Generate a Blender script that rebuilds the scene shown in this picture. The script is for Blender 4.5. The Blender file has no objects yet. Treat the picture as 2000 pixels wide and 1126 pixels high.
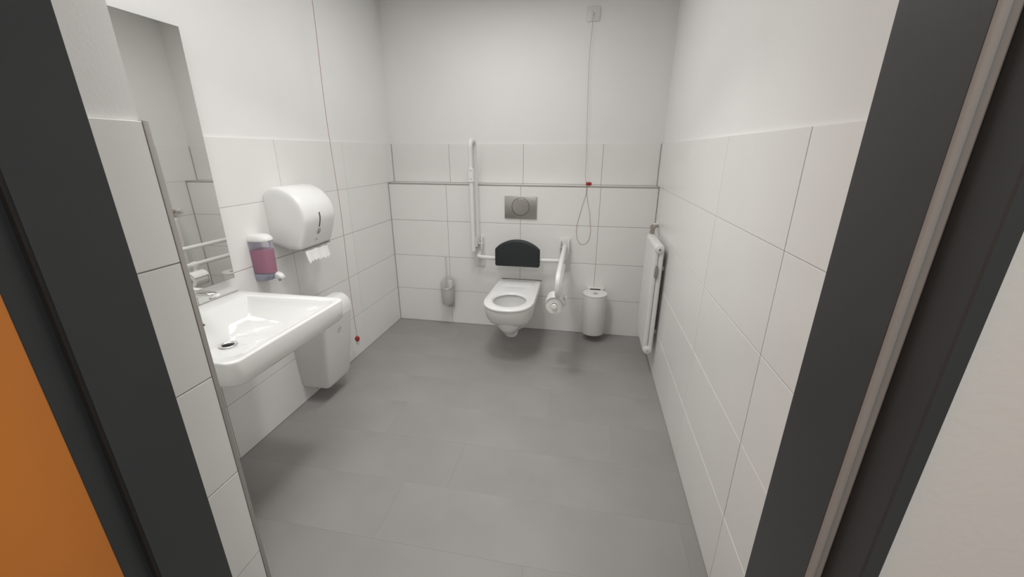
import bpy, bmesh, math, random
from mathutils import Vector, Matrix
random.seed(7)
sc = bpy.context.scene
C = sc.collection
pi = math.pi

# ------------------------------------------------------------------ camera
cam_d = bpy.data.cameras.new('camera'); cam = bpy.data.objects.new('camera', cam_d); C.objects.link(cam)
cam_d.sensor_width = 36.0; cam_d.sensor_fit = 'HORIZONTAL'
cam_d.lens = 36.0 * 779.76 / 2000.0
cam_d.clip_start = 0.01
pitch, yaw, roll = -0.3302, -0.1833, 0.0024
cp, sp, cy, sy = math.cos(pitch), math.sin(pitch), math.cos(yaw), math.sin(yaw)
fw = Vector((sy*cp, cy*cp, sp)); rt = Vector((cy, -sy, 0)); up = rt.cross(fw)
rt2 = rt*math.cos(roll) + up*math.sin(roll); up2 = -rt*math.sin(roll) + up*math.cos(roll)
M = Matrix((rt2, up2, -fw)).transposed().to_4x4(); M.translation = Vector((0, 0, 1.4426))
cam.matrix_world = M
sc.camera = cam
H_ = 2.494

# ------------------------------------------------------------------ world, lamps, exposure
w = bpy.data.worlds.new('world'); sc.world = w; w.use_nodes = True
w.node_tree.nodes['Background'].inputs[0].default_value = (1, 1, 1, 1)
w.node_tree.nodes['Background'].inputs[1].default_value = 0.05
def area(name, loc, sx, sy_, power, col):
    d = bpy.data.lights.new(name, 'AREA'); d.shape = 'RECTANGLE'; d.size = sx; d.size_y = sy_
    d.energy = power; d.color = col
    o = bpy.data.objects.new(name, d); C.objects.link(o); o.location = loc
    return o
LX, LY = -0.50, 1.62
PANELS = [(-0.82, 1.12), (-0.60, 2.30)]                  # unseen panels and downlight, count and places chosen to match the room's light
for px_, py_ in PANELS: area('unseen_panel_lamp', (px_, py_, H_-.017), 0.58, 0.58, 7.6, (1.0, 0.99, 0.975))
dl = area('added_downlight_lamp', (LX, LY, H_-.006), 0.26, 0.26, 5.5, (1.0, 0.99, 0.975)); dl.data.shape = 'DISK'; dl.data.spread = 1.9  # unseen downlight, added to fit the wall and floor brightness
area('unseen_corridor_lamp', (0.3, -0.75, H_-.03), 1.1, 0.25, 24, (1.0, 0.985, 0.96))  # unseen lamp, added to bring the corridor wall up to brightness
sc.view_settings.view_transform = 'Standard'; sc.view_settings.look = 'None'
sc.view_settings.gamma = 1.0; sc.view_settings.use_curve_mapping = False
sc.view_settings.exposure = 0.03

# ------------------------------------------------------------------ room numbers
XL, XR, D, U, H = -1.6113, 0.5075, 3.1247, 3.238, 2.494     # tile faces left / right / back (lower, upper), ceiling
XS, YS, YE = -0.9096, 0.7328, 0.7438                       # pier face, tile end, trim end
YW, YC = 0.459, 0.332                                      # door wall, room side and corridor side
TT = 0.010                                                 # tiles stand proud of the plaster
TW, TH, G = 0.6059, 0.300, 0.003
JX = -0.5121; JL = 2.5375; JR = 1.1192

# ------------------------------------------------------------------ materials
def mat(name, col, rough=0.5, metal=0.0, noise=0.0, nscale=8.0, bump=0.0, bscale=60.0, spec=0.5, trans=0.0, ior=1.45,
        coat=0.0, emit=None, alpha=1.0, stretch=None, rnd=0.0, sss=0.0):
    m = bpy.data.materials.new(name); m.use_nodes = True
    nt = m.node_tree; b = nt.nodes['Principled BSDF']
    b.inputs['Base Color'].default_value = (*col, 1)
    b.inputs['Roughness'].default_value = rough; b.inputs['Metallic'].default_value = metal
    b.inputs['Specular IOR Level'].default_value = spec
    b.inputs['Transmission Weight'].default_value = trans; b.inputs['IOR'].default_value = ior
    b.inputs['Coat Weight'].default_value = coat; b.inputs['Coat Roughness'].default_value = 0.05
    b.inputs['Alpha'].default_value = alpha
    if sss: b.inputs['Subsurface Weight'].default_value = sss; b.inputs['Subsurface Radius'].default_value = (.01, .01, .01)
    if emit:
        b.inputs['Emission Color'].default_value = (*emit[0], 1); b.inputs['Emission Strength'].default_value = emit[1]
    if noise or bump or rnd:
        tc = nt.nodes.new('ShaderNodeTexCoord'); src = tc.outputs['Object']
        if stretch:
            mp = nt.nodes.new('ShaderNodeMapping'); mp.inputs['Scale'].default_value = stretch
            nt.links.new(src, mp.inputs['Vector']); src = mp.outputs['Vector']
    if noise or rnd:
        hsv = nt.nodes.new('ShaderNodeHueSaturation'); hsv.inputs['Color'].default_value = (*col, 1)
        val = None
        if noise:
            n = nt.nodes.new('ShaderNodeTexNoise'); n.inputs['Scale'].default_value = nscale; n.inputs['Detail'].default_value = 5
            nt.links.new(src, n.inputs['Vector'])
            mr = nt.nodes.new('ShaderNodeMapRange'); mr.inputs['From Min'].default_value = .25; mr.inputs['From Max'].default_value = .75
            mr.inputs['To Min'].default_value = 1-noise; mr.inputs['To Max'].default_value = 1+noise
            nt.links.new(n.outputs['Fac'], mr.inputs['Value']); val = mr.outputs['Result']
        if rnd:
            oi = nt.nodes.new('ShaderNodeObjectInfo'); mr2 = nt.nodes.new('ShaderNodeMapRange')
            mr2.inputs['To Min'].default_value = 1-rnd; mr2.inputs['To Max'].default_value = 1+rnd
            nt.links.new(oi.outputs['Random'], mr2.inputs['Value'])
            if val is None: val = mr2.outputs['Result']
            else:
                mm = nt.nodes.new('ShaderNodeMath'); mm.operation = 'MULTIPLY'
                nt.links.new(val, mm.inputs[0]); nt.links.new(mr2.outputs['Result'], mm.inputs[1]); val = mm.outputs[0]
        nt.links.new(val, hsv.inputs['Value']); nt.links.new(hsv.outputs['Color'], b.inputs['Base Color'])
    if bump:
        n2 = nt.nodes.new('ShaderNodeTexNoise'); n2.inputs['Scale'].default_value = bscale; n2.inputs['Detail'].default_value = 4
        nt.links.new(src, n2.inputs['Vector'])
        bp = nt.nodes.new('ShaderNodeBump'); bp.inputs['Strength'].default_value = bump; bp.inputs['Distance'].default_value = .002
        nt.links.new(n2.outputs['Fac'], bp.inputs['Height']); nt.links.new(bp.outputs['Normal'], b.inputs['Normal'])
    return m

PLASTER = mat('white_wall_paint', (.89, .887, .875), .9, noise=.015, nscale=3, bump=.15, bscale=120, spec=.2)
CEIL = mat('ceiling_paint', (.91, .905, .895), .95, noise=.01, bump=.1, spec=.2)
TILE = mat('white_wall_tile', (.875, .867, .85), .28, noise=.012, nscale=6, bump=.03, bscale=14, spec=.4, rnd=.012)
GROUT = mat('grey_grout', (.40, .385, .365), .9, noise=.08, nscale=40, bump=.3, bscale=300)
SILIC = mat('grey_silicone', (.36, .35, .335), .5, noise=.03)
TRIM = mat('steel_tile_trim', (.50, .48, .46), .42, metal=.9, noise=.04, nscale=20, stretch=(1, 1, 40))
FLOORM = mat('grey_vinyl', (.322, .314, .302), .50, noise=.09, nscale=2.6, bump=.06, bscale=90, spec=.35, rnd=.02)
UNDER = mat('floor_bed', (.25, .245, .235), .9, noise=.05)
FRAME = mat('anthracite_frame_paint', (.042, .0465, .0495), .45, noise=.04, nscale=14, bump=.05, bscale=200)
SEALG = mat('grey_rubber_seal', (.34, .335, .32), .7, noise=.05, nscale=60, stretch=(1, 1, .2))
SEALD = mat('shaded_rubber_seal', (.016, .014, .013), .7, noise=.05)  # left seal: the shade beside the leaf is put into its colour
ORANGE = mat('orange_laminate', (.76, .25, .036), .42, noise=.03, nscale=5, bump=.05, bscale=250)
CORR = mat('corridor_paint', (.66, .65, .62), .9, noise=.015, bump=.15, bscale=120, spec=.2)
CERAM = mat('white_ceramic', (.86, .86, .845), .07, noise=.004, coat=.3)
SEATP = mat('white_seat_plastic', (.86, .86, .85), .16, noise=.004)
PLAST = mat('white_plastic', (.85, .85, .835), .27, noise=.006, bump=.02, bscale=150)
PLASTM = mat('white_matt_plastic', (.78, .775, .755), .4, noise=.008, bump=.03, bscale=150)
ENAMEL = mat('white_powder_coat', (.80, .80, .785), .3, noise=.008, bump=.03, bscale=200)
BINM = mat('white_lacquered_metal', (.83, .83, .81), .33, noise=.01)
CHROME = mat('chrome', (.78, .78, .78), .07, metal=1, noise=.01)
STEEL = mat('brushed_steel', (.52, .505, .485), .33, metal=1, noise=.05, nscale=30, stretch=(2, 2, 60))
BRASS = mat('nickel_valve', (.50, .46, .42), .35, metal=.9, noise=.06, nscale=50)
DARK = mat('dark_gap', (.02, .02, .02), .7, noise=.05)
DGREY = mat('dark_grey_print', (.10, .10, .095), .5, noise=.03)
LGREY = mat('grey_print', (.33, .325, .31), .5, noise=.03)
PAD = mat('black_backrest_foam', (.022, .026, .029), .5, noise=.05, nscale=10, bump=.12, bscale=300)
MIRROR = mat('mirror_glass', (.88, .89, .865), .015, metal=1, noise=.002)
MEDGE = mat('mirror_edge', (.25, .28, .26), .2, noise=.02)
PAPER = mat('white_paper', (.84, .84, .82), .95, noise=.01, bump=.3, bscale=180)
CORDR = mat('red_pull_cord', (.44, .27, .25), .7, noise=.08, nscale=80)
CORDG = mat('grey_pull_cord', (.33, .27, .25), .7, noise=.08, nscale=80)
REDP = mat('red_plastic', (.36, .03, .04), .3, noise=.03)
LIQ = mat('pink_soap', (.43, .115, .18), .35, noise=.03, nscale=14, sss=.1)
SMOKE = mat('lilac_clear_plastic', (.72, .72, .88), .10, trans=.6, ior=1.2, noise=.01, alpha=.38)
SMOKES = mat('lilac_grey_plastic', (.42, .43, .54), .3, noise=.02)
FROST = mat('frosted_white_plastic', (.80, .80, .78), .35, trans=.35, ior=1.2, noise=.01)
WATER = mat('toilet_water', (.50, .51, .50), .05, trans=.6, ior=1.33, noise=.01)
LED = mat('led_diffuser', (.9, .9, .9), .5, emit=((1, .97, .93), .25), noise=.002)
FAINT = mat('embossed_print', (.60, .595, .575), .4, noise=.02)
GREYP = mat('grey_plastic', (.27, .27, .265), .45, noise=.05)

# ------------------------------------------------------------------ object helpers
def root_loc(p):
    while p.parent: p = p.parent
    return p.location
def link(name, me, m, parent=None):
    o = bpy.data.objects.new(name, me); C.objects.link(o)
    if m and not me.materials: me.materials.append(m)
    if parent: o.parent = parent
    return o
def obj(name, bm, m, parent=None, smooth=True, angle=38, loc=None):
    """world-coordinate bmesh -> object whose origin is its root's origin (or loc)"""
    bmesh.ops.remove_doubles(bm, verts=bm.verts, dist=1e-6)
    bmesh.ops.recalc_face_normals(bm, faces=bm.faces)
    off = root_loc(parent) if parent else (Vector(loc) if loc else None)
    if off is None:
        c = [v.co for v in bm.verts]
        off = Vector(((min(v.x for v in c)+max(v.x for v in c))/2, (min(v.y for v in c)+max(v.y for v in c))/2, min(v.z for v in c)))
    bmesh.ops.translate(bm, verts=bm.verts, vec=-Vector(off))
    if smooth:
        for f in bm.faces: f.smooth = True
        ca = math.radians(angle)
        for e in bm.edges:
            if len(e.link_faces) == 2 and e.calc_face_angle(0) > ca: e.smooth = False
    me = bpy.data.meshes.new(name); bm.to_mesh(me); bm.free()
    o = link(name, me, m, parent)
    if not parent: o.location = off
    return o
def tag(o, label, cat, group=None):
    o['label'] = label; o['category'] = cat
    if group: o['group'] = group
    return o
def thing(name, label, cat, loc, group=None):
    o = bpy.data.objects.new(name, None); C.objects.link(o); o.location = loc; o.empty_display_size = .05
    return tag(o, label, cat, group)
def struct(o, label=None):
    o['kind'] = 'structure'
    if label: o['label'] = label
    return o
def sroot(name, loc, label=None):
    o = bpy.data.objects.new(name, None); C.objects.link(o); o.location = loc; o.empty_display_size = .1
    return struct(o, label)

def box(bm, x0, x1, y0, y1, z0, z1, bev=0.0, seg=2):
    vs = [bm.verts.new((x, y, z)) for x in (x0, x1) for y in (y0, y1) for z in (z0, z1)]
    fs = [(0,1,3,2),(4,6,7,5),(0,4,5,1),(2,3,7,6),(0,2,6,4),(1,5,7,3)]
    faces = [bm.faces.new([vs[i] for i in f]) for f in fs]
    if bev:
        es = list({e for f in faces for e in f.edges})
        bmesh.ops.bevel(bm, geom=es, offset=bev, segments=seg, affect='EDGES', profile=.5)
    return bm
def loft(bm, rings, cap0=True, cap1=True, closed=True):
    R = [[bm.verts.new(p) for p in r] for r in rings]
    n = len(R[0])
    for a, b in zip(R, R[1:]):
        for i in range(n if closed else n-1):
            j = (i+1) % n
            try: bm.faces.new((a[i], a[j], b[j], b[i]))
            except ValueError: pass
    if cap0: bm.faces.new(R[0][::-1])
    if cap1: bm.faces.new(R[-1])
    return bm
def frames(pts):
    pts = [Vector(p) for p in pts]; n = len(pts); T = []
    for i in range(n):
        a = pts[max(i-1, 0)]; b = pts[min(i+1, n-1)]; T.append((b-a).normalized())
    ref = Vector((0, 0, 1)) if abs(T[0].z) < .9 else Vector((1, 0, 0))
    N = [(ref - T[0]*ref.dot(T[0])).normalized()]
    for i in range(1, n):
        v = N[-1] - T[i]*N[-1].dot(T[i]); N.append(v.normalized())
    return pts, T, N
def tube(bm, pts, r, seg=14, caps=True):
    pts, T, N = frames(pts); rings = []
    for i, p in enumerate(pts):
        b = T[i].cross(N[i]); rr = r[i] if isinstance(r, (list, tuple)) else r
        rings.append([p + (N[i]*math.cos(2*pi*k/seg) + b*math.sin(2*pi*k/seg))*rr for k in range(seg)])
    return loft(bm, rings, caps, caps)
def bend(pts, r, n=7):
    """polyline with its corners rounded to radius r"""
    P = [Vector(p) for p in pts]; out = [P[0]]
    for i in range(1, len(P)-1):
        a = (P[i-1]-P[i]); b = (P[i+1]-P[i]); rr = min(r, a.length*.49, b.length*.49)
        p0 = P[i]+a.normalized()*rr; p1 = P[i]+b.normalized()*rr
        for k in range(n+1):
            t = k/n; out.append(p0*(1-t)**2 + P[i]*2*t*(1-t) + p1*t*t)
    out.append(P[-1]); return out
def lathe(bm, prof, c, axis='z', seg=32, cap0=True, cap1=True):
    rings = []
    for r, h in prof:
        ring = []
        for k in range(seg):
            a = 2*pi*k/seg; u, v = r*math.cos(a), r*math.sin(a)
            d = {'z': (u, v, h), 'y': (u, h, v), 'x': (h, u, v)}[axis]
            ring.append((c[0]+d[0], c[1]+d[1], c[2]+d[2]))
        rings.append(ring)
    return loft(bm, rings, cap0, cap1)
def rrect(cx, cy, hx, hy, r, n=6):
    r = max(min(r, hx*.999, hy*.999), 1e-4); P = []
    for sx, sy_, a0 in ((1, 1, 0), (-1, 1, 90), (-1, -1, 180), (1, -1, 270)):
        for k in range(n+1):
            a = math.radians(a0+90*k/n); P.append((cx+sx*(hx-r)+r*math.cos(a), cy+sy_*(hy-r)+r*math.sin(a)))
    return P
def prism(bm, outline, axis, a, b, bev=0.0):
    """extrude a 2-D outline along an axis from a to b, with an optional chamfer by inset rings"""
    cx = sum(p[0] for p in outline)/len(outline); cy = sum(p[1] for p in outline)/len(outline)
    def ins(d):
        out = []
        n = len(outline)
        for i in range(n):
            p = Vector(outline[i]); q = Vector(outline[i-1]); s = Vector(outline[(i+1) % n])
            e1 = (p-q); e2 = (s-p)
            e1 = e1.normalized() if e1.length > 1e-9 else e2.normalized(); e2 = e2.normalized() if e2.length > 1e-9 else e1
            nn = (Vector((-e1.y, e1.x))+Vector((-e2.y, e2.x)))
            if nn.length < 1e-6: nn = Vector((cx, cy))-p
            nn.normalize()
            if sgn < 0: nn = -nn
            out.append(p+nn*d)
        return out
    A2 = sum(outline[i][0]*outline[(i+1) % len(outline)][1]-outline[(i+1) % len(outline)][0]*outline[i][1] for i in range(len(outline)))
    sgn = 1 if A2 > 0 else -1
    def at(P, h):
        return [{'z': (p[0], p[1], h), 'y': (p[0], h, p[1]), 'x': (h, p[0], p[1])}[axis] for p in P]
    s = 1 if b > a else -1
    if bev:
        k = .3*bev
        rings = [at(ins(bev), a), at(ins(k), a+s*k), at(ins(0), a+s*bev), at(ins(0), b-s*bev), at(ins(k), b-s*k), at(ins(bev), b)]
    else: rings = [at(outline, a), at(outline, b)]
    return loft(bm, rings)
NB = bmesh.new

# ------------------------------------------------------------------ tiles
tile_cache = {}
def tile(parent, o, u, v, n, w, h, tilt=True):
    """one bevelled tile, front-face lower corner o, spanning w along u and h along v, n = outward normal"""
    key = (u, v, n, round(w, 4), round(h, 4))
    if key not in tile_cache:
        uu, vv, nn = Vector(u), Vector(v), Vector(n); b = .0012
        bm = NB()
        def ring(i, d): return [uu*x+vv*y+nn*d for x, y in ((i, i), (w-i, i), (w-i, h-i), (i, h-i))]
        loft(bm, [ring(0, -TT+.0005), ring(0, -b), ring(b*.35, -b*.35), ring(b, 0)], False, True)
        bmesh.ops.recalc_face_normals(bm, faces=bm.faces)
        me = bpy.data.meshes.new('tile'); bm.to_mesh(me); bm.free(); me.materials.append(TILE); tile_cache[key] = me
    t = bpy.data.objects.new('tile', tile_cache[key]); C.objects.link(t); t.parent = parent
    t.location = Vector(o) - root_loc(parent) + Vector(n)*random.uniform(-.0003, .0003)
    return t
def cuts(a, b, j):
    """joint positions between a and b on the grid j + k*TW"""
    k0 = math.ceil((a-j)/TW-1e-6); xs = [a]
    k = k0
    while j+k*TW < b-1e-3:
        if j+k*TW > a+1e-3: xs.append(j+k*TW)
        k += 1
    return xs+[b]
def tiled(parent, fix, axis, n, a, b, j, z0, z1):
    xs = cuts(a, b, j); rows = round((z1-z0)/TH)
    for i in range(rows):
        for x0, x1 in zip(xs, xs[1:]):
            p = (x0+G/2, fix, z0+i*TH+G/2) if axis == 'x' else (fix, x0+G/2, z0+i*TH+G/2)
            u = (1, 0, 0) if axis == 'x' else (0, 1, 0)
            tile(parent, p, u, (0, 0, 1), n, x1-x0-G, TH-(G if i < rows-1 else G/2))

# ------------------------------------------------------------------ room shell
# left wall
wl = sroot('wall_left', (XL-.08, 1.9, 0), 'white left wall with large tiles below white paint')
bm = NB(); box(bm, XL-.15, XL-TT, YC, U+.15, 0, H); obj('plaster', bm, PLASTER, wl, smooth=False)
bm = NB(); box(bm, XL-TT, XL-.0022, YE, U, 0, 1.4985); obj('grout', bm, GROUT, wl, smooth=False)
tiled(wl, XL, 'y', (1, 0, 0), YE+.002, D-.001, JL, 0, 1.2)
tiled(wl, XL, 'y', (1, 0, 0), YE+.002, U-.001, JL, 1.2, 1.5)
# right wall
wr = sroot('wall_right', (XR+.08, 1.9, 0), 'white right wall with large tiles behind the radiator')
bm = NB(); box(bm, XR+TT, XR+.15, YW-.02, U+.15, 0, H); obj('plaster', bm, PLASTER, wr, smooth=False)
bm = NB(); box(bm, XR+.0022, XR+TT, YW, U, 0, 1.4985); obj('grout', bm, GROUT, wr, smooth=False)
tiled(wr, XR, 'y', (-1, 0, 0), YW+.012, D-.001, JR, 0, 1.2)
tiled(wr, XR, 'y', (-1, 0, 0), YW+.012, U-.001, JR, 1.2, 1.5)
# back wall: pre-wall up to the ledge, recessed wall above
wb = sroot('wall_back', ((XL+XR)/2, U+.08, 0), 'white tiled back wall with a ledge above the toilet')
bm = NB(); box(bm, XL-.15, XR+.15, U+TT, U+.15, 0, H); obj('plaster', bm, PLASTER, wb, smooth=False)
bm = NB()
box(bm, XL-.006, XR+.006, D+.0022, U+TT, 0, 1.1915)
box(bm, XL, XR, U+.0022, U+TT, 1.1915, 1.4985)
obj('grout', bm, GROUT, wb, smooth=False)
tiled(wb, D, 'x', (0, -1, 0), XL+.001, XR-.001, JX, 0, 1.2)
tiled(wb, U, 'x', (0, -1, 0), XL+.001, XR-.001, JX, 1.2, 1.5)
xs = cuts(XL+.001, XR-.001, JX)
for x0, x1 in zip(xs, xs[1:]):                                   # ledge top tiles
    tile(wb, (x0+G/2, D+.013, 1.2), (1, 0, 0), (0, 1, 0), (0, 0, 1), x1-x0-G, U-D-.016)
bm = NB(); box(bm, XL+.001, XR-.001, D-.0012, D+.0105, 1.1890, 1.2008, .0012); obj('edge_trim', bm, TRIM, wb)
bm = NB()
for x, s in ((XL, 1), (XR, -1)):
    box(bm, min(x-.002, x+s*.004), max(x-.002, x+s*.004) , D-.004, D+.003, 0, 1.19)
    box(bm, min(x-.002, x+s*.004), max(x-.002, x+s*.004), U-.004, U+.003, 1.2, 1.498)
obj('corner_sealant', bm, SILIC, wb, smooth=False)
# pier beside the door that hides half the washbasin
wp = sroot('wall_pier', ((XL+XS)/2, .6, 0), 'white tiled wall pier between the door frame and the washbasin')
bm = NB(); box(bm, XL-TT, XS-TT, YW-.01, YE-TT+.001, 0, H); obj('plaster', bm, PLASTER, wp, smooth=False)
bm = NB(); box(bm, XL, XS-.0022, YW, YE-.0022, 0, 1.4985); obj('grout', bm, GROUT, wp, smooth=False)
for i in range(5):
    hh = TH-(G if i < 4 else G/2)
    tile(wp, (XS, YW+.013, i*TH+G/2), (0, 1, 0), (0, 0, 1), (1, 0, 0), YS-YW-.013-.001, hh)
    tile(wp, (XS-.012, YE, i*TH+G/2), (-1, 0, 0), (0, 0, 1), (0, 1, 0), XS-.012-XL-.004, hh)
bm = NB(); box(bm, XS-.011, XS+.0012, YS, YE+.0012, 0, 1.502, .0015); obj('edge_trim', bm, TRIM, wp)
# door wall (room side and corridor side), with the opening left free
XJL, XJR = -0.6710, 0.2590
DH = 2.12
wf = sroot('wall_front', (0, (YW+YC)/2, 0), 'pale plastered wall around the door frame')
bm = NB()
box(bm, -3.2, XJL-.031, YC+.004, YW, 0, H)
box(bm, XJR+.031, 3.0, YC+.004, YW, 0, H)
box(bm, XJL-.031, XJR+.031, YC+.004, YW, DH+.031, H)
obj('plaster', bm, CORR, wf, smooth=False)
# ceiling, floor
bm = NB(); box(bm, XL-.15, XR+.15, YC+.004, U+.15, H, H+.1); struct(obj('ceiling', bm, CEIL, smooth=False), 'white painted ceiling')
fl = sroot('floor', (-.5, 1.9, 0), 'grey vinyl plank floor')
bm = NB(); box(bm, XL-.02, XR+.02, YC, U, -.06, -.0011); obj('floor_bed', bm, UNDER, fl, smooth=False)
PW = .2925; y0 = 1.0500 - 3*PW; plank_cache = {}
def plank(x0, x1, ya, yb):
    w_, h_ = x1-x0-.0003, yb-ya-.0003; key = (round(w_, 4), round(h_, 4))
    if key not in plank_cache:
        bm = NB(); b = .00025
        def ring(i, z): return [(i, i, z), (w_-i, i, z), (w_-i, h_-i, z), (i, h_-i, z)]
        loft(bm, [ring(0, -.0025), ring(0, -b*.6), ring(b, 0)], False, True)
        bmesh.ops.recalc_face_normals(bm, faces=bm.faces)
        me = bpy.data.meshes.new('plank'); bm.to_mesh(me); bm.free(); me.materials.append(FLOORM); plank_cache[key] = me
    t = bpy.data.objects.new('plank', plank_cache[key]); C.objects.link(t); t.parent = fl
    t.location = Vector((x0+.00015, ya+.00015, random.uniform(-.0001, .0001)))-fl.location
k = 0
while y0+k*PW < D:
    ya = max(y0+k*PW, YC); yb = min(y0+(k+1)*PW, D)
    if yb > ya+.01:
        st = [(-.55), (-1.0), (-.15), (-.75)][k % 4]
        xx = [XL, st, st+1.2, XR] if st+1.2 < XR-.02 else [XL, st, XR]
        for a, b in zip(xx, xx[1:]): plank(a, b, ya, yb)
    k += 1
# corridor outside the door
bm = NB(); box(bm, -3.2, 3.0, -2.0, YC+.004, -.06, 0); struct(obj('floor_corridor', bm, FLOORM, smooth=False), 'grey corridor floor outside the door')
bm = NB(); box(bm, -3.2, 3.0, -2.0, YC+.004, H, H+.1); struct(obj('ceiling_corridor', bm, CEIL, smooth=False), 'white corridor ceiling outside the door')
bm = NB(); box(bm, -3.2, 3.0, -2.1, -2.0, 0, H); struct(obj('wall_corridor', bm, CORR, smooth=False), 'pale corridor wall facing the door')
bm = NB(); box(bm, -3.3, -3.2, -2.1, YW, 0, H); struct(obj('wall_corridor_left', bm, CORR, smooth=False), 'pale corridor end wall on the left')
bm = NB(); box(bm, 3.0, 3.1, -2.1, YW, 0, H); struct(obj('wall_corridor_right', bm, CORR, smooth=False), 'pale corridor end wall on the right')

# ------------------------------------------------------------------ door: steel frame, seals, open leaf
dr = sroot('door_1', ((XJL+XJR)/2, .39, 0), 'dark grey steel door frame with an orange door leaf open')
YR = .366                                        # rebate step
def jamb(name, x, s):                            # s = +1: right jamb
    bm = NB()
    prof = [(0, YR), (0, YW+.011), (.0015, YW+.0125), (.030, YW+.0125), (.030, YW+.002), (.0295, YW+.002), (.0295, YC+.003), (.0295, YC-.0085),
            (.028, YC-.010), (.0155, YC-.010), (.0140, YC-.0085), (.0140, YR)]
    prism(bm, [(x+s*a, b) for a, b in prof], 'z', 0, DH+.03)
    return obj(name, bm, FRAME, dr, angle=25)
jamb('jamb', XJR, 1); jamb('jamb', XJL, -1)
bm = NB()
prism(bm, [(b, DH+a) for a, b in [(0, YR), (0, YW+.0125), (.030, YW+.0125), (.0295, YC-.010), (.014, YC-.010), (.014, YR)]], 'x', XJL, XJR)
obj('frame_head', bm, FRAME, dr, angle=25)
bm = NB()
prism(bm, [(XJR+.0005, YR+.001), (XJR+.0005, YR-.003), (XJR+.002, YR-.0045), (XJR+.0062, YR-.0045), (XJR+.0078, YR-.0025), (XJR+.0088, YR-.0015),
           (XJR+.0100, YR-.0030), (XJR+.0120, YR-.0040), (XJR+.0136, YR-.0030), (XJR+.0138, YR+.001)], 'z', 0, DH)
obj('seal', bm, SEALG, dr, angle=50)['label'] = 'grey rubber door seal on the right jamb'
bm = NB()
prism(bm, [(XJL-.0005, YR+.001), (XJL-.0005, YR-.003), (XJL-.002, YR-.0045), (XJL-.0075, YR-.0040), (XJL-.0100, YR-.0030), (XJL-.0136, YR-.0030), (XJL-.0138, YR+.001)], 'z', 0, DH)
obj('seal', bm, SEALD, dr, angle=50)['label'] = 'rubber door seal on the left jamb, shade put into its colour'
bm = NB(); box(bm, XJL-.0105-.042, XJL-.0125, -.62, .3305, .008, DH+.008, .0015)
lf = obj('door_leaf', bm, ORANGE, dr); lf['label'] = 'orange laminate door leaf opened into the corridor'

# ------------------------------------------------------------------ ceiling lamps: unseen, layout chosen to match the light
WHERE = ['in front of the washbasin', 'in front of the toilet']
for (px_, py_), wh in zip(PANELS, WHERE):
    t = thing('unseen_ceiling_light', 'unseen square white ceiling panel light above the floor '+wh, 'lamp', (px_, py_, H), 'unseen square ceiling panel lights')
    bm = NB(); ro = rrect(px_, py_, .315, .315, .012, 3); ri = rrect(px_, py_, .295, .295, .008, 3)
    loft(bm, [[(*p, H-.0005) for p in ro], [(*p, H-.020) for p in ro], [(*p, H-.022) for p in ri], [(*p, H-.014) for p in ri]], True, False); obj('frame', bm, ENAMEL, t)
    bm = NB(); box(bm, px_-.294, px_+.294, py_-.294, py_+.294, H-.013, H-.009); obj('diffuser', bm, LED, t, smooth=False)
t = thing('added_downlight', 'added unseen round white downlight between the panel lights', 'lamp', (LX, LY, H))
bm = NB(); lathe(bm, [(.165, H-.0005), (.165, H-.008), (.150, H-.012), (.136, H-.010), (.134, H-.002)], (LX, LY, 0), 'z', 40, True, False); obj('frame', bm, ENAMEL, t)
bm = NB(); lathe(bm, [(.133, H-.0025), (.133, H-.0045)], (LX, LY, 0), 'z', 40); obj('diffuser', bm, LED, t, smooth=False)

# ------------------------------------------------------------------ mirror
t = thing('mirror', 'frameless tall wall mirror above the white washbasin', 'mirror', (XL, 1.23, .879))
def mface(y, z): return -1.582+.0115*(y-1.5)-.0049*(z-1.2)       # the mirror hangs a hair out of parallel with the wall
def mslab(d0, d1, y0, y1, z0, z1):
    bm = NB(); loft(bm, [[(mface(y, z)-d, y, z) for y, z in ((y0, z0), (y1-.006, z0), (y1+.007, z1), (y0, z1))] for d in (d0, d1)]); return bm
obj('mirror_face', mslab(0, .001, .931, 1.504, .8905, 1.8925), MIRROR, t, smooth=False)
obj('backing', mslab(.001, .006, .930, 1.505, .8895, 1.8935), MEDGE, t, smooth=False)
bm = NB(); box(bm, XL+.0005, XL+.019, .99, 1.44, .96, 1.82); obj('mount', bm, PLASTM, t, smooth=False)

# ------------------------------------------------------------------ washbasin
SC = 1.222
t = thing('washbasin', 'white ceramic wall washbasin under the mirror', 'sink', (XL+.28, SC, .64))
def basin_out(x0, x1, hb, hf, r, z, n=8, zf=None):
    """outline: back edge at x0 (half width hb), front edge at x1 (half width hf), front corners rounded r"""
    P = [(x0, SC-hb), (x0, SC-hb*.34), (x0, SC+hb*.34), (x0, SC+hb)]
    for k in range(n+1):
        a = pi/2-pi/2*k/n; P.append((x1-r+r*math.cos(a), SC+hf-r+r*math.sin(a)))
    P += [(x1, SC+hf*.3), (x1, SC-hf*.3)]
    for k in range(n+1):
        a = -pi/2*k/n; P.append((x1-r+r*math.cos(a), SC-hf+r+r*math.sin(a)))
    return [(p[0], p[1], z if zf is None else z+(zf-z)*(p[0]-x0)/(x1-x0)) for p in P]
X0, X1 = XL+.0012, -1.052
bm = NB()
zt = .815
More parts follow.
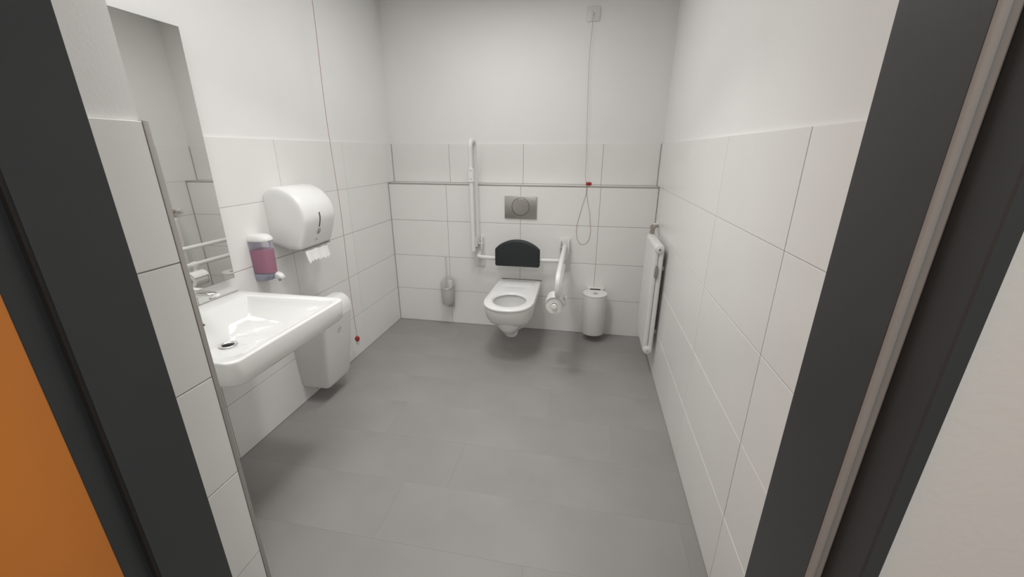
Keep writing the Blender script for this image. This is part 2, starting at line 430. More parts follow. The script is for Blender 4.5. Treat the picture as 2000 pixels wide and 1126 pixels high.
rings = [
    basin_out(X0, X1-.30, .16, .12, .06, .640), basin_out(X0, X1-.20, .21, .20, .08, .655), basin_out(X0, X1-.05, .285, .285, .055, .715),
    basin_out(X0, X1-.012, .299, 0.2960, .046, .722), basin_out(X0, X1-.004, .302, 0.3030, .040, .732), basin_out(X0, X1-.001, .3035, 0.3055, .038, .765),
    basin_out(X0, X1, .304, 0.3065, .036, zt-.006), basin_out(X0+.0005, X1-.0015, .3030, 0.3052, .035, zt-.0015), basin_out(X0+.001, X1-.005, .3005, 0.3020, .033, zt),
    basin_out(XL+.090, X1-.024, .258, 0.2780, .045, zt-.001), basin_out(XL+.094, X1-.029, .254, 0.2730, .043, zt-.005), basin_out(XL+.102, X1-.036, .247, 0.2650, .042, zt-.020),
    basin_out(XL+.130, X1-.085, .205, .235, .06, .750, zf=.775), basin_out(XL+.155, X1-.150, .165, .180, .06, .712, zf=.735),
    basin_out(XL+.170, X1-.22, .10, .10, .05, .700, zf=.712), basin_out(XL+.172, X1-.300, .040, .040, .03, .694, zf=.696)]
loft(bm, rings)
obj('basin', bm, CERAM, t, angle=50)
DX, DZ = XL+.215, .6985
bm = NB(); lathe(bm, [(.024, -.012), (.033, .0005), (.034, .003), (.030, .0042), (.023, .002), (.021, -.004)], (DX, SC, DZ)); obj('drain', bm, CHROME, t)
bm = NB(); lathe(bm, [(.0205, -.004), (.0205, -.0018)], (DX, SC, DZ)); box(bm, DX-.020, DX+.020, SC-.003, SC+.003, DZ-.003, DZ); obj('drain_slot', bm, DARK, t)
bm = NB(); lathe(bm, [(.0125, -.004), (.0125, .003), (.0095, .0035), (.008, .001)], (XL+.114, SC, .772), 'x', 20); ov = obj('overflow', bm, STEEL, t); ov['label'] = 'round steel overflow hole rim'
bm = NB(); lathe(bm, [(.0085, .0012), (.0085, .0022)], (XL+.114, SC, .772), 'x', 20); obj('overflow_hole', bm, DARK, ov)
bm = NB(); box(bm, X0, X0+.0035, SC-.304, SC+.304, zt-.004, zt+.0018); s_ = obj('sealant', bm, SILIC, t); s_['label'] = 'grey sealant line along the wall'

# tap (stands in the basin deck)
FX = XL+.052
t = thing('tap', 'chrome single lever tap at the back of the washbasin', 'tap', (FX, SC, zt))
bm = NB(); lathe(bm, [(.027, 0), (.027, .006), (.0235, .012), (.0225, .110), (.021, .118), (.014, .122)], (FX, SC, zt+.0005)); obj('tap_body', bm, CHROME, t)
bm = NB(); rings = []
for x, z, hw, hh in [(.008, .094, .0165, .014), (.06, .097, .0175, .012), (.11, .099, .019, .0105), (.150, .0995, .0195, .009), (.162, .0990, .018, .0075), (.168, .0985, .014, .005)]:
    rings.append([(FX+x, SC+a, zt+z+b) for a, b in rrect(0, 0, hw, hh, .0095, 4)])
loft(bm, rings); obj('spout', bm, CHROME, t)
bm = NB(); lathe(bm, [(.0115, -.009), (.0115, 0)], (FX+.146, SC, zt+.092)); obj('aerator', bm, STEEL, t)
bm = NB(); rings = []
for x, z, hw, hh in [(-.022, .128, .019, .007), (0, .132, .0215, .0085), (.02, .140, .017, .006), (.036, .152, .012, .0045), (.046, .160, .010, .003)]:
    rings.append([(FX+x, SC+a, zt+z+b) for a, b in rrect(0, 0, hw, hh, .0075, 4)])
loft(bm, rings); obj('lever', bm, CHROME, t)

# ------------------------------------------------------------------ swirl emblem used on dispenser and bins (flat print)
def swirl(bm, place, s):
    """ring of strokes: an S-like swirl inside an open circle; place(u, v, d) -> point"""
    def stroke(f, t0, t1, wd, n=14):
        L, R_ = [], []
        for k in range(n+1):
            tt = t0+(t1-t0)*k/n; a = f(tt); b = f(tt+.01); dx, dy = b[0]-a[0], b[1]-a[1]; l = math.hypot(dx, dy) or 1
            ww = wd*(.45+.55*math.sin(pi*k/n)); L.append((a[0]-dy/l*ww, a[1]+dx/l*ww)); R_.append((a[0]+dy/l*ww, a[1]-dx/l*ww))
        lo = [[bm.verts.new(place(p[0]*s, p[1]*s, d)) for p in L] for d in (0, .0004)]
        hi = [[bm.verts.new(place(p[0]*s, p[1]*s, d)) for p in R_] for d in (0, .0004)]
        for k in range(n):
            bm.faces.new((lo[1][k], lo[1][k+1], hi[1][k+1], hi[1][k])); bm.faces.new((lo[0][k], hi[0][k], hi[0][k+1], lo[0][k+1]))
            bm.faces.new((lo[0][k], lo[0][k+1], lo[1][k+1], lo[1][k])); bm.faces.new((hi[0][k], hi[1][k], hi[1][k+1], hi[0][k+1]))
    arc = lambda cx, cy_, r: (lambda a: (cx+r*math.cos(a), cy_+r*math.sin(a)))
    stroke(arc(0, 0, 1.0), math.radians(-150), math.radians(60), .11, 20)
    stroke(arc(.1, .32, .36), math.radians(20), math.radians(235), .13)
    stroke(arc(-.08, -.22, .42), math.radians(85), math.radians(-130), .15)
    stroke(arc(-.45, .1, .25), math.radians(150), math.radians(290), .10)

# ------------------------------------------------------------------ paper towel dispenser
PY0, PY1, PZ0, PZ1, PXF = 1.788, 2.050, .952, 1.272, -1.392
t = thing('paper_towel_dispenser', 'white rounded paper towel dispenser on the left wall above the waste bin', 'dispenser', (XL, (PY0+PY1)/2, PZ0))
def fx(z): return PXF-.047*max(0, (1.11-z)/.14)**1.25      # the front leans back towards the wall below
def disp_prof(i):
    """side profile (x, z), shrunk by i towards its middle"""
    xb, xf = XL+.001, PXF
    P = [(xb, PZ0+.030), (XL+.10, PZ0), (-1.458, PZ0), (-1.448, PZ0+.003), (-1.442, PZ0+.010)]
    P += [(fx(.972+.0145*k), .972+.0145*k) for k in range(10)]
    cz = PZ1-.155; cxx = xf-.155
    for k in range(0, 13):
        a = pi/2*k/12; P.append((cxx+.155*math.cos(a), cz+.155*math.sin(a)))
    for k in range(1, 7):
        a = pi/2*k/6; P.append((xb+(cxx-xb)*(1-math.sin(a)*.999), PZ1-.055*(1-math.cos(a))))
    P.append((xb, PZ1-.075))
    cx, cz_ = XL+.10, 1.10
    return [(x if x < cx else cx+(x-cx)*(1-i/.12), cz_+(z-cz_)*(1-i/.15)) for x, z in P]
bm = NB(); rings = []
for i, y in [(.030, PY0+.001), (.012, PY0+.0025), (.004, PY0+.008), (0, PY0+.018), (0, PY1-.018), (.004, PY1-.008), (.012, PY1-.0025), (.030, PY1-.001)]:
    rings.append([(x, y, z) for x, z in disp_prof(i)])
loft(bm, rings); obj('housing', bm, PLAST, t, angle=45)
LYD = PY0+.119
bm = NB(); zz_ = [1.060+.0065*k for k in range(13)]; loft(bm, [[(fx(z)-(0 if z < 1.117 else .155-math.sqrt(max(0, .155**2-(z-1.117)**2)))+d, y, z) for d, y in ((-.003, LYD-.0045), (.001, LYD-.0045), (.001, LYD+.0045), (-.003, LYD+.0045))] for z in zz_]); obj('level_window', bm, DGREY, t, smooth=False)
bm = NB(); swirl(bm, lambda u, v, d: (fx(1.038+v)+.0004+d, LYD-.002+u, 1.038+v), .0150); obj('emblem', bm, DGREY, t, smooth=False)
bm = NB()
for k in range(4):
    for z0_, z1_, q0, q1 in ((.9945, .998, -.013+.006*k, -.0095+.006*k), (.988, .9905, -.014+.007*k, -.009+.007*k)):
        loft(bm, [[(fx(z)+d, LYD-.004+y, z) for y, z in ((q0, z0_), (q1, z0_), (q1, z1_), (q0, z1_))] for d in (-.002, .0005)])
pr_ = obj('small_print', bm, LGREY, t, smooth=False); pr_['kind'] = 'stuff'
bm = NB(); box(bm, -1.470, -1.4435, PY0+.022, PY1-.012, PZ0-.0035, PZ0+.0005, .0008); obj('tear_bar', bm, GREYP, t)
# the paper sheet hanging out, with a serrated edge
bm = NB(); n = 22; rows = []
pz = [(-1.452, .9475), (-1.447, .932), (-1.442, .908), (-1.434, .884)]
for j, (x, z) in enumerate(pz):
    r = []
    for k in range(n+1):
        y = PY0+.036+(.188)*k/n; zz = z-(0.011 if (j == 3 and k % 3 == 1) else 0); r.append((x+.002*math.sin(k*.8), y, zz+.004*math.sin(k*.25)))
    rows.append(r)
V1 = [[bm.verts.new(p) for p in r] for r in rows]; V2 = [[bm.verts.new((p[0]-.0006, p[1], p[2])) for p in r] for r in rows]
for j in range(3):
    for k in range(n):
        bm.faces.new((V1[j][k], V1[j][k+1], V1[j+1][k+1], V1[j+1][k])); bm.faces.new((V2[j][k], V2[j+1][k], V2[j+1][k+1], V2[j][k+1]))
for k in range(n): bm.faces.new((V1[3][k], V1[3][k+1], V2[3][k+1], V2[3][k]))
tag(obj('paper_towel', bm, PAPER), 'white paper towel with toothed edge hanging from the wall dispenser', 'paper towel')

# ------------------------------------------------------------------ soap dispenser
SYc = 1.680; SZ0, SZ1 = .826, 1.062
t = thing('soap_dispenser', 'clear soap dispenser with pink liquid on the wall beside the mirror', 'dispenser', (XL, SYc, SZ0))
def dsec(hw, dep, z, sc_=1.0, n=20, x0=XL+.001):
    """D section: flat back on the wall, rounded front"""
    P = [(x0, SYc-hw, z)]
    for k in range(n+1):
        a = -pi/2+pi*k/n; ca, sa = math.cos(a), math.sin(a)
        P.append((x0+dep*.30+dep*.70*abs(ca)**.8, SYc+hw*(abs(sa)**.85)*(1 if sa > 0 else -1), z))
    P.append((x0, SYc+hw, z)); return P
bm = NB(); loft(bm, [dsec(0.0420, 0.0927, 1.026), dsec(0.0432, 0.0954, 1.030), dsec(0.0422, 0.0936, 1.040), dsec(0.0370, 0.0828, 1.050), dsec(.032, .07, 1.055)]); obj('cap', bm, PLAST, t)
bm = NB(); loft(bm, [dsec(0.0405, 0.0882, .862), dsec(0.0415, 0.0909, .95), dsec(0.0420, 0.0918, 1.0255)]); obj('tank', bm, SMOKE, t)
bm = NB(); loft(bm, [dsec(0.0380, 0.0828, .866, x0=XL+.004), dsec(0.0390, 0.0855, .95, x0=XL+.004), dsec(0.0390, 0.0855, .982, x0=XL+.004)]); l_ = obj('soap_liquid', bm, LIQ, t); l_['label'] = 'pink liquid soap'
bm = NB(); loft(bm, [dsec(0.0350, 0.0630, SZ0), dsec(0.0380, 0.0738, .832), dsec(0.0400, 0.0864, .8615)]); b_ = obj('base', bm, SMOKES, t); b_['label'] = 'lilac grey lower housing'
bm = NB(); tube(bm, [(XL+.075, SYc+.010, .9), (XL+.075, SYc+.012, 1.022)], .004, 10); obj('pump_tube', bm, SMOKES, t)
bm = NB(); rings = []
for x, z, hw, hh in [(.064, .848, .016, .014), (.086, .847, .0175, .016), (.104, .842, .017, .0145), (.114, .837, .014, .010), (.117, .836, .009, .005)]:
    rings.append([(XL+x, SYc+.014+a, z+b) for a, b in rrect(0, 0, hw, hh, .010, 5)])
loft(bm, rings); obj('push_lever', bm, PLAST, t)
bm = NB(); lathe(bm, [(.007, 0), (.006, -.016)], (XL+.092, SYc+.014, .832), 'z', 14); obj('nozzle', bm, SMOKES, t)

# ------------------------------------------------------------------ waste bin under the paper dispenser
BY0, BY1, BXF = 1.790, 2.066, -1.384
t = thing('waste_bin', 'white tapered wall waste bin below the paper towel dispenser', 'bin', (XL, (BY0+BY1)/2, .10))
def bsec(xf, ya, yb, z, r=.022):
    P = [(XL+.001, ya)]
    for k in range(7): a = -pi/2+pi/2*k/6; P.append((xf-r+r*math.cos(a), ya+r+r*math.sin(a)))
    for k in range(7): a = pi/2*k/6; P.append((xf-r+r*math.cos(a), yb-r+r*math.sin(a)))
    P.append((XL+.001, yb)); return [(x, y, z) for x, y in P]
bm = NB(); loft(bm, [bsec(BXF-.085, BY0+.050, BY1-.050, .098), bsec(BXF-.060, BY0+.030, BY1-.030, .107), bsec(BXF-.048, BY0+.020, BY1-.020, .135), bsec(BXF-.014, BY0+.004, BY1-.004, .40), bsec(BXF, BY0, BY1, .520), bsec(BXF-.004, BY0+.004, BY1-.004, .523)])
obj('bin_body', bm, PLASTM, t)
bm = NB(); P = [(BXF+.001, .526)]
for k in range(0, 9): a = pi/2*k/8; P.append((BXF-.062+.063*math.cos(a), .552+.080*math.sin(a)))
P += [(XL+.120, .628), (XL+.112, .616), (XL+.108, .526)]
prism(bm, P, 'y', BY0+.0005, BY1-.0005, .006); obj('lid', bm, PLAST, t, angle=45)
bm = NB(); prism(bm, [(XL+.011, .526), (XL+.1075, .526), (XL+.1075, .594), (XL+.011, .594)], 'y', BY0+.006, BY1-.006); obj('opening', bm, DGREY, t, smooth=False)
bm = NB(); box(bm, XL+.001, XL+.010, BY0+.001, BY1-.001, .526, .598); obj('back_plate', bm, PLASTM, t)
bm = NB(); swirl(bm, lambda u, v, d: (BXF-.0075+(v/.12*.014)+d*3, 1.925+u, .452+v), .017); obj('emblem', bm, FAINT, t, smooth=False)

# ------------------------------------------------------------------ toilet
TX, TY = -.497, 2.588
N = 72
def dout(hw, yf, yb, z, p=2.25, cx=TX):
    """toilet outline, radial around (cx, TY): superellipse front, straight sides to yb"""
    out = []
    for k in range(N):
        a = 2*pi*k/N; c, s = math.cos(a), math.sin(a)
        if s <= 0:
            r = (abs(c/hw)**p+abs(s/(TY-yf))**p)**(-1/p)
        else:
            hb = hw*.955; sl = (hw-hb)/(yb-TY)
            r1 = hw/(abs(c)+sl*s) if abs(c)+sl*s > 1e-6 else 9; r2 = (yb-TY)/s if s > 1e-6 else 9
            r = min(r1, r2)
        out.append((cx+r*c, TY+r*s, z))
    return out
def ell(rx, ry, z, yc=TY, cx=TX): return [(cx+rx*math.cos(2*pi*k/N), yc+ry*math.sin(2*pi*k/N), z) for k in range(N)]
t = thing('toilet', 'white wall hung toilet with open lidless seat on the back wall', 'toilet', (TX, 2.75, .10))
YB = D-.0015
bm = NB()
loft(bm, [dout(.054, 2.650, YB, .230), dout(.082, 2.605, YB, .239), dout(.112, 2.548, YB, .260), dout(.143, 2.480, YB, .300), dout(.162, 2.428, YB, .345), dout(.171, 2.405, YB, .388),
          dout(.1745, 2.394, YB, .425), dout(.173, 2.397, YB-.001, .434), dout(.168, 2.404, YB-.002, .437),
          ell(.125, .150, .437), ell(.119, .143, .432), ell(.122, .146, .40), ell(.117, .140, .34), ell(.095, .115, .285), ell(.068, .085, .245, TY-.005), ell(.045, .06, .215, TY-.005)])
obj('bowl', bm, CERAM, t, angle=60)
bm = NB(); rings = []
for z, hw, yf, yb in [(.120, .031, 2.684, 2.770), (.124, .041, 2.671, 2.795), (.140, .048, 2.662, 2.84), (.17, .052, 2.656, 2.93), (.21, .056, 2.645, 3.02), (.255, .066, 2.62, 3.10)]:
    rings.append([(x, y, z) for x, y in rrect(TX-.010, (yf+yb)/2, hw, (yb-yf)/2, hw*.9, 8)])
loft(bm, rings); obj('outlet_foot', bm, CERAM, t, angle=60)
bm = NB(); loft(bm, [ell(.070, .088, .247, TY-.005), ell(.070, .088, .249, TY-.005)]); obj('water', bm, WATER, t)
bm = NB(); SB = 3.045
loft(bm, [ell(.128, .146, .4385), dout(.174, 2.387, SB, .4385), dout(.1775, 2.381, SB+.003, .442), dout(.1785, 2.379, SB+.004, .450), dout(.176, 2.382, SB+.002, .456), dout(.170, 2.390, SB-.004, .4595),
          ell(.134, .156, .4600, TY+.002), ell(.122, .140, .4575), ell(.1165, .131, .451), ell(.116, .130, .444), ell(.128, .146, .4385)], False, False)
st = obj('seat', bm, SEATP, t, angle=60)
bm = NB(); box(bm, TX-.115, TX+.115, 2.872, 2.985, .4565, .4625, .0025); obj('hinge_cover', bm, SEATP, st)
for s in (-1, 1):
    bm = NB(); lathe(bm, [(.0075, 0), (.0075, .004), (.004, .0055)], (TX+s*.075, 2.93, .462), 'z', 16); obj('hinge_bolt', bm, SEATP, st)
bm = NB()
box(bm, TX-.168, TX+.168, D-.0035, D-.0002, .4365, .4405)
obj('wall_gasket', bm, DGREY, t, smooth=False)

# ------------------------------------------------------------------ flush plate
t = thing('flush_plate', 'brushed steel flush plate with a round button above the toilet', 'flush plate', (-.511, D, .943))
bm = NB(); box(bm, -.638, -.383, D-.012, D-.0006, .943, 1.116, .0025); obj('plate', bm, STEEL, t)
bm = NB(); lathe(bm, [(.0700, 0), (.0700, -.0012), (.0595, -.0012), (.0595, 0)], (-.511, D-.0118, 1.0355), 'y', 48, False, False); r_ = obj('button_groove', bm, DGREY, t)
bm = NB(); lathe(bm, [(.0652, .001), (.0652, -.0024), (.0640, -.003), (.060, -.0032)], (-.511, D-.0118, 1.0355), 'y', 48); obj('button', bm, STEEL, t)

# ------------------------------------------------------------------ backrest
t = thing('backrest', 'black padded backrest on a white tube above the toilet', 'backrest', (TX, 3.0, .60))
tz = .646
bm = NB(); P = bend([(-.838, D-.012, .648), (-.838, 2.992, .650), (-.66, 2.990, tz), (TX, 2.989, tz), (-.34, 2.990, tz), (-.150, 2.992, .648), (-.150, D-.012, .646)], .055, 8)
tube(bm, P, .0155, 16); obj('tube', bm, ENAMEL, t)
for x in (-.838, -.150):
    bm = NB(); lathe(bm, [(.026, 0), (.026, -.006), (.018, -.009)], (x, D-.0122, .647), 'y', 20); obj('tube_flange', bm, ENAMEL, t)
def padline(i):
    xl, xr, zb, zs, zt_ = -.683+i, -.334-i, .594+i, .742, .804-i; P = []
    cx = (xl+xr)/2; hw = (xr-xl)/2
    for sx, a0 in ((-1, 180), (1, 270)):
        for k in range(5):
            a = math.radians(a0+90*k/4); P.append((cx+sx*(hw-.014)+.014*math.cos(a), zb+.014+.014*math.sin(a)))
    for k in range(4): a = k/3; P.append((xr-.010*a*a-.002*a, zs-.02+(.02)*a))
    for k in range(1, 20):
        u = 1-2*k/20; P.append((cx+(hw-.016)*u, zs+.006+(zt_-zs-.006)*(1-abs(u)**2.1)))
    for k in range(4): a = 1-k/3; P.append((xl+.010*a*a+.002*a, zs-.02+.02*a))
    return P
bm = NB(); loft(bm, [[(x, y, z) for x, z in padline(i)] for i, y in [(.02, 2.9945), (.004, 2.993), (0, 2.985), (0, 2.958), (.003, 2.952), (.009, 2.948), (.018, 2.9465)]])
obj('pad', bm, PAD, t, angle=50)

# ------------------------------------------------------------------ fold-up grab rails
def rail_mount(t, x):
    bm = NB(); box(bm, x-.043, x+.043, D-.012, D-.0005, .538, .802, .003); obj('wall_plate', bm, ENAMEL, t)
    for s in (-1, 1):
        bm = NB(); box(bm, x+s*.033-.005, x+s*.033+.005, D-.075, D-.010, .690, .790, .004); obj('hinge_bracket', bm, ENAMEL, t)
    bm = NB(); lathe(bm, [(.011, -.042), (.013, -.041), (.013, -.038), (.0065, -.038), (.0065, .038), (.013, .038), (.013, .041), (.011, .042)], (x, D-.052, .738), 'x', 18); obj('hinge_pin', bm, ENAMEL, t)
GR = .0170
# raised one, left
t = thing('grab_rail', 'white fold-up grab rail raised upright against the wall left of the toilet', 'grab rail', (-.850, D, .538))
rail_mount(t, -.850)
bm = NB(); tube(bm, bend([(-.852, 3.082, .742), (-.862, 3.080, 1.518), (-.866, 2.976, 1.518), (-.862, 2.976, .700)], .052, 10), GR, 16); obj('rail', bm, ENAMEL, t)
bm = NB(); lathe(bm, [(.0172, -.050), (.0235, -.049), (.0235, .049), (.0172, .050)], (-.8655, 2.976, 1.277), 'z', 20)
obj('clamp_collar', bm, PLAST, t)
for z in (1.250, 1.309):
    bm = NB(); lathe(bm, [(.0035, 0), (.0035, -.0015)], (-.860, 2.976-.0225, z), 'y', 10); obj('collar_screw', bm, DGREY, t)
bm = NB(); tube(bm, [(-.858, 3.045, .80), (-.856, 3.040, .72)], .012, 12); obj('stop_arm', bm, ENAMEL, t)
# lowered one, right
t = thing('grab_rail', 'white grab rail folded down and pointing forward right of the toilet', 'grab rail', (-.155, D, .538))
rail_mount(t, -.155)
bm = NB(); tube(bm, bend([(-.152, 3.066, .748), (-.1465, 2.6, .748), (-.1420, 2.246, .748), (-.1420, 2.246, .616), (-.1455, 2.6, .616), (-.150, 2.975, .616)], .064, 10), GR, 16); obj('rail', bm, ENAMEL, t)

# toilet roll holder hung on the lowered rail, and its roll
RX, RZ = -.168, .508
RY = 2.385
t = thing('toilet_roll_holder', 'white plastic toilet roll holder hanging from the lowered grab rail', 'holder', (RX, RY+.06, .45))
bm = NB(); lathe(bm, [(.0175, -.020), (.0225, -.018), (.0225, .018), (.0175, .020)], (-.1446, RY+.085, .616), 'y', 20); obj('rail_clamp', bm, PLAST, t)
bm = NB(); lathe(bm, [(.019, .002), (.019, -.005), (.0165, -.010), (.006, -.012)], (RX, RY-.002, RZ), 'y', 24); obj('end_knob', bm, PLAST, t)
bm = NB(); lathe(bm, [(.012, 0), (.012, .120)], (RX, RY, RZ), 'y', 18); obj('spindle', bm, PLAST, t)
bm = NB(); pr = []
for k in range(15):
    a = math.radians(-20+175*k/14); pr.append((RX+.062*math.cos(a), RZ+.062*math.sin(a)))
for k in range(14, -1, -1):
    a = math.radians(-20+175*k/14); pr.append((RX+.0585*math.cos(a), RZ+.0585*math.sin(a)))
loft(bm, [[(x, y, z) for x, z in pr] for y in (RY+.001, RY+.118)]); obj('cover', bm, PLAST, t, angle=40)
bm = NB(); box(bm, -.1446-.012, -.1446+.012, RY+.072, RY+.098, RZ+.050, .604, .003); obj('hanger', bm, PLAST, t)
bm = NB(); box(bm, RX+.0595, RX+.075, RY+.070, RY+.105, RZ-.02, RZ+.045, .003); obj('side_lug', bm, PLAST, t)
bm = NB(); prism(bm, rrect(RX, RZ+.004, .058, .058, .05, 8), 'y', RY+.1185, RY+.1245, .002); obj('end_plate', bm, PLAST, t)
bm = NB(); lathe(bm, [(.020, 0), (.0535, 0), (.0545, .001), (.0545, .103), (.0535, .104), (.020, .104), (.020, 0)], (RX, RY+.008, RZ), 'y', 40, False, False)
t2 = tag(obj('toilet_roll', bm, PAPER), 'white toilet roll in the holder hanging from the lowered grab rail', 'toilet roll')

# ------------------------------------------------------------------ toilet brush in its wall cup
QX, QY = -1.118, 3.045
t = thing('toilet_brush', 'white toilet brush standing in a pale wall cup left of the toilet', 'brush', (QX, QY, .19))
def cupring(r, z, sl): return [(QX+r*math.cos(2*pi*k/32), QY+r*math.sin(2*pi*k/32), z+sl*math.sin(2*pi*k/32)) for k in range(32)]
bm = NB(); loft(bm, [cupring(.046, .215, 0), cupring(.050, .221, 0), cupring(.055, .33, .01), cupring(.0595, .385, .035), cupring(.0625, .392, .038), cupring(.0635, .398, .040), cupring(.0610, .3995, .040), cupring(.0575, .388, .036), cupring(.052, .33, .01), cupring(.046, .228, 0)]); obj('cup', bm, FROST, t)
bm = NB(); lathe(bm, [(.006, .232), (.034, .245), (.038, .29), (.030, .33), (.010, .345)], (QX, QY+.005, 0), 'z', 20)
obj('bristles', bm, PLASTM, t)
bm = NB(); tube(bm, [(QX, QY+.005, .34), (QX-.006, QY+.010, .50), (QX-.010, QY+.014, .612)], .0055, 12); lathe(bm, [(.004, -.012), (.010, -.006), (.010, .004), (.005, .009)], (QX-.010, QY+.014, .618), 'z', 14); obj('handle', bm, FROST, t)
bm = NB(); box(bm, QX-.03, QX+.03, QY+.050, D-.0006, .29, .40, .004); obj('wall_bracket', bm, PLASTM, t)
bm = NB(); box(bm, QX-.028, QX+.030, D-.010, D-.0006, .150, .29, .003); obj('drip_tongue', bm, FROST, t)

# ------------------------------------------------------------------ hygiene bin on the back wall
HX, HY, HR = .1035, 3.022, .0915
t = thing('hygiene_bin', 'white cylindrical wall bin with a flat lid right of the toilet', 'bin', (HX, HY, .062))
bm = NB(); lathe(bm, [(HR-.012, .062), (HR-.003, .064), (HR-.001, .068), (HR, .385)], (HX, HY, 0), 'z', 48); obj('bin_body', bm, BINM, t)
bm = NB(); lathe(bm, [(HR-.001, .3855), (HR+.002, .387), (HR+.002, .394), (HR-.0005, .3965)], (HX, HY, 0), 'z', 48); ld = obj('lid', bm, BINM, t)
bm = NB(); swirl(bm, lambda u, v, d: (HX+u, HY-.012+v, .3966+d), .022); obj('emblem', bm, DGREY, ld, smooth=False)
bm = NB(); box(bm, HX-.065, HX+.072, D-.010, D-.0006, .09, .410, .003); box(bm, HX-.060, HX+.066, HY+.075, D-.009, .3935, .4085, .003); obj('wall_mount', bm, BINM, t)
bm = NB(); box(bm, HX-.040, HX+.042, HY+.071, HY+.0755, .3967, .4045, .0005); obj('hinge_gap', bm, DARK, t)

# ------------------------------------------------------------------ radiator on the right wall
RF, RB, RY0, RY1, RZ0, RZ1 = .4225, .4835, 2.512, 2.898, .166, .905
t = thing('radiator', 'white tubular steel radiator on the right wall near the back corner', 'radiator', ((RF+RB)/2, (RY0+RY1)/2, RZ0))
ns = 9; pitch_ = (RY1-RY0)/ns; xm = (RF+RB)/2
first = {}
def part_row(name, y, build, m):
    """first copy of a repeated radiator piece is meshed at y0, the others share its mesh"""
    if name in first:
        o, y0_ = first[name]; c = o.copy(); C.objects.link(c); c.parent = t; c.location = (0, y-y0_, 0); return c
    bm = NB(); build(bm, y); o = obj(name, bm, m, t, angle=40); first[name] = (o, y); return o
def b_sec(bm, yc):
    for xx in (RF+.0150, RB-.0150):
        loft(bm, [[(xx+a, yc+b, z) for a, b in rrect(0, 0, .0150, .0200, .0125, 5)] for z in (RZ0+.03, RZ1-.03)])
    for zc in (RZ1-.027, RZ0+.027):                             # rounded head pieces
        rings = []
        for d, sc_ in [(-.0212, .74), (-.019, .90), (-.012, .98), (0, 1.0), (.012, .98), (.019, .90), (.0212, .74)]:
            rings.append([(xm+a*sc_, yc+d, zc+b*sc_) for a, b in rrect(0, 0, .0305, .027, .024, 6)])
        loft(bm, rings)
for i in range(ns): part_row('section', RY0+pitch_*(i+.5), b_sec, ENAMEL)
for zc in (RZ1-.027, RZ0+.027):
    bm = NB(); lathe(bm, [(.0165, RY0+.004), (.0165, RY1-.004)], (xm, 0, zc), 'y', 20); obj('header_tube', bm, ENAMEL, t)
    bm = NB(); lathe(bm, [(.0265, .006), (.0270, -.004), (.0245, -.008), (.017, -.009), (.0155, -.013), (.010, -.0135)], (xm, RY0, zc), 'y', 28); pg = obj('end_plug', bm, ENAMEL, t)
    bm = NB(); lathe(bm, [(.0075, -.0135), (.0075, -.0160), (.0050, -.0162)], (xm, RY0, zc), 'y', 12); obj('plug_screw', bm, GREYP if zc > .6 else CHROME, pg)
bm = NB(); box(bm, .4385, .4570, RY0-.010, RY0+.010, .698, .760, .003); m_ = obj('meter', bm, GREYP, t); m_['label'] = 'grey clip-on meter between the radiator tubes'
bm = NB(); lathe(bm, [(.005, 0), (.005, .016)], (.447, RY0-.002, .758), 'z', 12); obj('meter_stud', bm, GREYP, m_)
for z in (.74, .30):
    for y in (2.580, 2.80):
        bm = NB(); box(bm, RB-.010, XR-.0006, y, y+.020, z-.014, z+.014, .003); obj('wall_bracket', bm, ENAMEL, t)
vy = RY1-.020
bm = NB(); lathe(bm, [(.012, RZ1-.003), (.012, RZ1+.008), (.0165, RZ1+.009), (.0165, RZ1+.024), (.012, RZ1+.026), (.012, RZ1+.046)], (xm, vy, 0), 'z', 12)
a0 = Vector((xm-.006, vy-.030, .958)); dv = (Vector((XR-.012, 2.985, .950))-Vector((xm, vy, .955))); L_ = dv.length; dv.normalize()
tube(bm, [a0, a0+dv*.004, a0+dv*.006, a0+dv*.018, a0+dv*.020, a0+dv*.058, a0+dv*.060, a0+dv*.078, a0+dv*.080, a0+dv*.092], [.012, .0165, .0175, .0175, .013, .0125, .0175, .0175, .014, .0105], 12)
vv = obj('valve', bm, BRASS, t); vv['label'] = 'nickel radiator valve at the top rear end'
bm = NB(); tube(bm, [a0+dv*.090, Vector((XR-.010, 2.985, .950)), Vector((XR-.0008, 3.000, .949))], .0095, 14)
lathe(bm, [(.021, XR-.0010), (.021, XR-.009), (.017, XR-.013), (.0100, XR-.014)], (0, 2.996, .949), 'x', 22); obj('wall_pipe', bm, ENAMEL, t)

# ------------------------------------------------------------------ emergency pull cords
CB = U+TT
t = thing('emergency_pull_cord', 'thin pull cord from a white wall switch with red grip lying on the ledge', 'pull cord', (-.03, CB, 1.2), 'emergency pull cords')
bm = NB(); box(bm, -.081, .006, CB-.010, CB-.0005, 2.290, 2.378, .003); sw = obj('switch_plate', bm, PLASTM, t)
bm = NB(); lathe(bm, [(.012, 0), (.010, -.006), (.004, -.014)], (-.040, CB-.010, 2.334), 'y', 16); obj('cord_guide', bm, PLASTM, sw)
bm = NB(); tube(bm, [(-.040, CB-.022, 2.334), (-.0405, CB-.024, 2.24), (-.047, CB-.024, 2.15), (-.049, CB-.024, 2.02), (-.046, CB-.024, 1.88), (-.0405, CB-.024, 1.74), (-.037, CB-.024, 1.62), (-.033, CB-.025, 1.50), (-.030, CB-.030, 1.38), (-.029, CB-.05, 1.27), (-.020, U-.05, 1.224), (-.014, D+.045, 1.214)], .0012, 8); obj('cord', bm, CORDG, t)
bm = NB(); lathe(bm, [(.008, -.022), (.0115, -.019), (.0125, -.006), (.0125, .008), (.0105, .017), (.006, .021)], (.002, D+.045, 1.2133), 'x', 16); g_ = obj('grip', bm, REDP, t); g_['label'] = 'red plastic pull grip'
bm = NB(); y_ = D-.0045
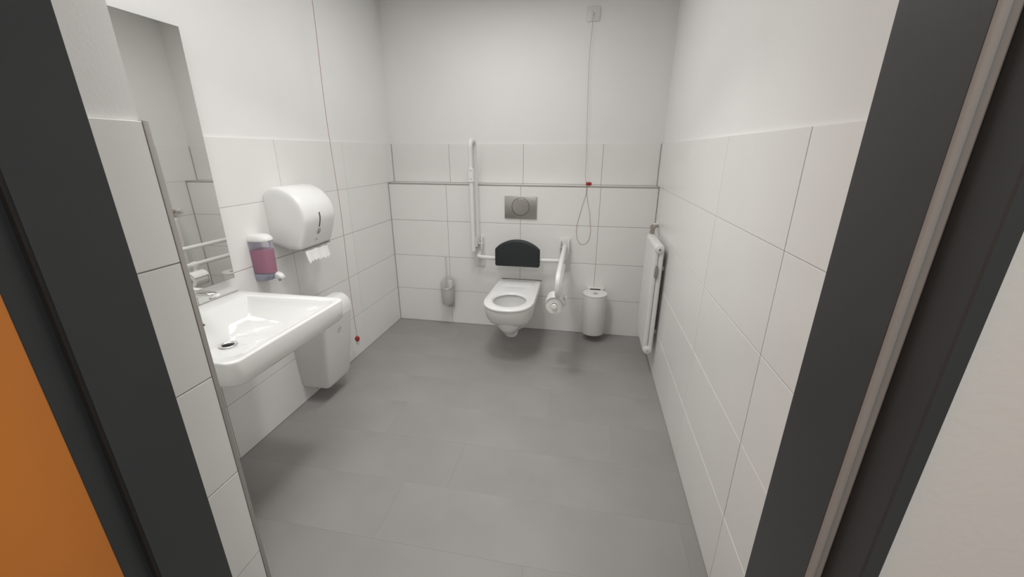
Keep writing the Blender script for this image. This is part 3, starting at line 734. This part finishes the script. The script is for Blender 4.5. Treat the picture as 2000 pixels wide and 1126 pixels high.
LP = [(-.010, D+.035, 1.206), (-.012, D+.004, 1.2045), (-.013, y_, 1.192), (-.013, y_, 1.15), (-.030, y_, 1.08), (-.052, y_, .985), (-.069, y_, .90), (-.069, y_, .835), (-.055, y_, .785), (-.028, y_, .757), (.005, y_, .765), (.029, y_, .80), (.037, y_, .86), (.033, y_, .905), (.022, y_, 1.0), (.004, y_, 1.075), (-.009, y_, 1.15), (-.009, y_, 1.192), (-.006, D+.004, 1.2045), (-.004, D+.035, 1.206)]
def smooth_pts(P, n=5):
    P = [Vector(p) for p in P]; out = []
    for i in range(len(P)-1):
        p0, p1, p2, p3 = P[max(i-1, 0)], P[i], P[i+1], P[min(i+2, len(P)-1)]
        for k in range(n):
            s = k/n; out.append(.5*((2*p1)+(p2-p0)*s+(2*p0-5*p1+4*p2-p3)*s*s+(3*p1-p0-3*p2+p3)*s**3))
    out.append(P[-1]); return out
tube(bm, smooth_pts(LP), .0012, 8); lp = obj('cord_loop', bm, CORDR, t); lp['label'] = 'reddish cord loop hanging over the ledge'
CX_, CY_ = -1.5370, 2.308
t = thing('emergency_pull_cord', 'long thin pull cord hanging from the ceiling past the paper towel dispenser', 'pull cord', (CX_, CY_, .17), 'emergency pull cords')
bm = NB(); lathe(bm, [(.040, H-.0005), (.040, H-.018), (.034, H-.024), (.008, H-.026), (.006, H-.034)], (CX_, CY_, 0), 'z', 28); obj('ceiling_switch', bm, PLASTM, t)
bm = NB(); P = []
for k in range(25):
    z = H-.03-(H-.03-.205)*k/24; P.append((CX_+.004*math.sin(k*.55), CY_+.003*math.sin(k*.4+1), z))
tube(bm, P, .0016, 8); obj('cord', bm, CORDR, t)
bm = NB(); lathe(bm, [(.004, .214), (.010, .209), (.0165, .199), (.0165, .187), (.012, .176), (.010, .174)], (CX_, CY_, 0), 'z', 8); g_ = obj('grip', bm, REDP, t); g_['label'] = 'red plastic pull grip'
bm = NB(); lathe(bm, [(.0105, .1738), (.012, .166), (.011, .152), (.006, .148)], (CX_, CY_, 0), 'z', 14); g_ = obj('grip_end', bm, FROST, t); g_['label'] = 'white lower end of the grip'
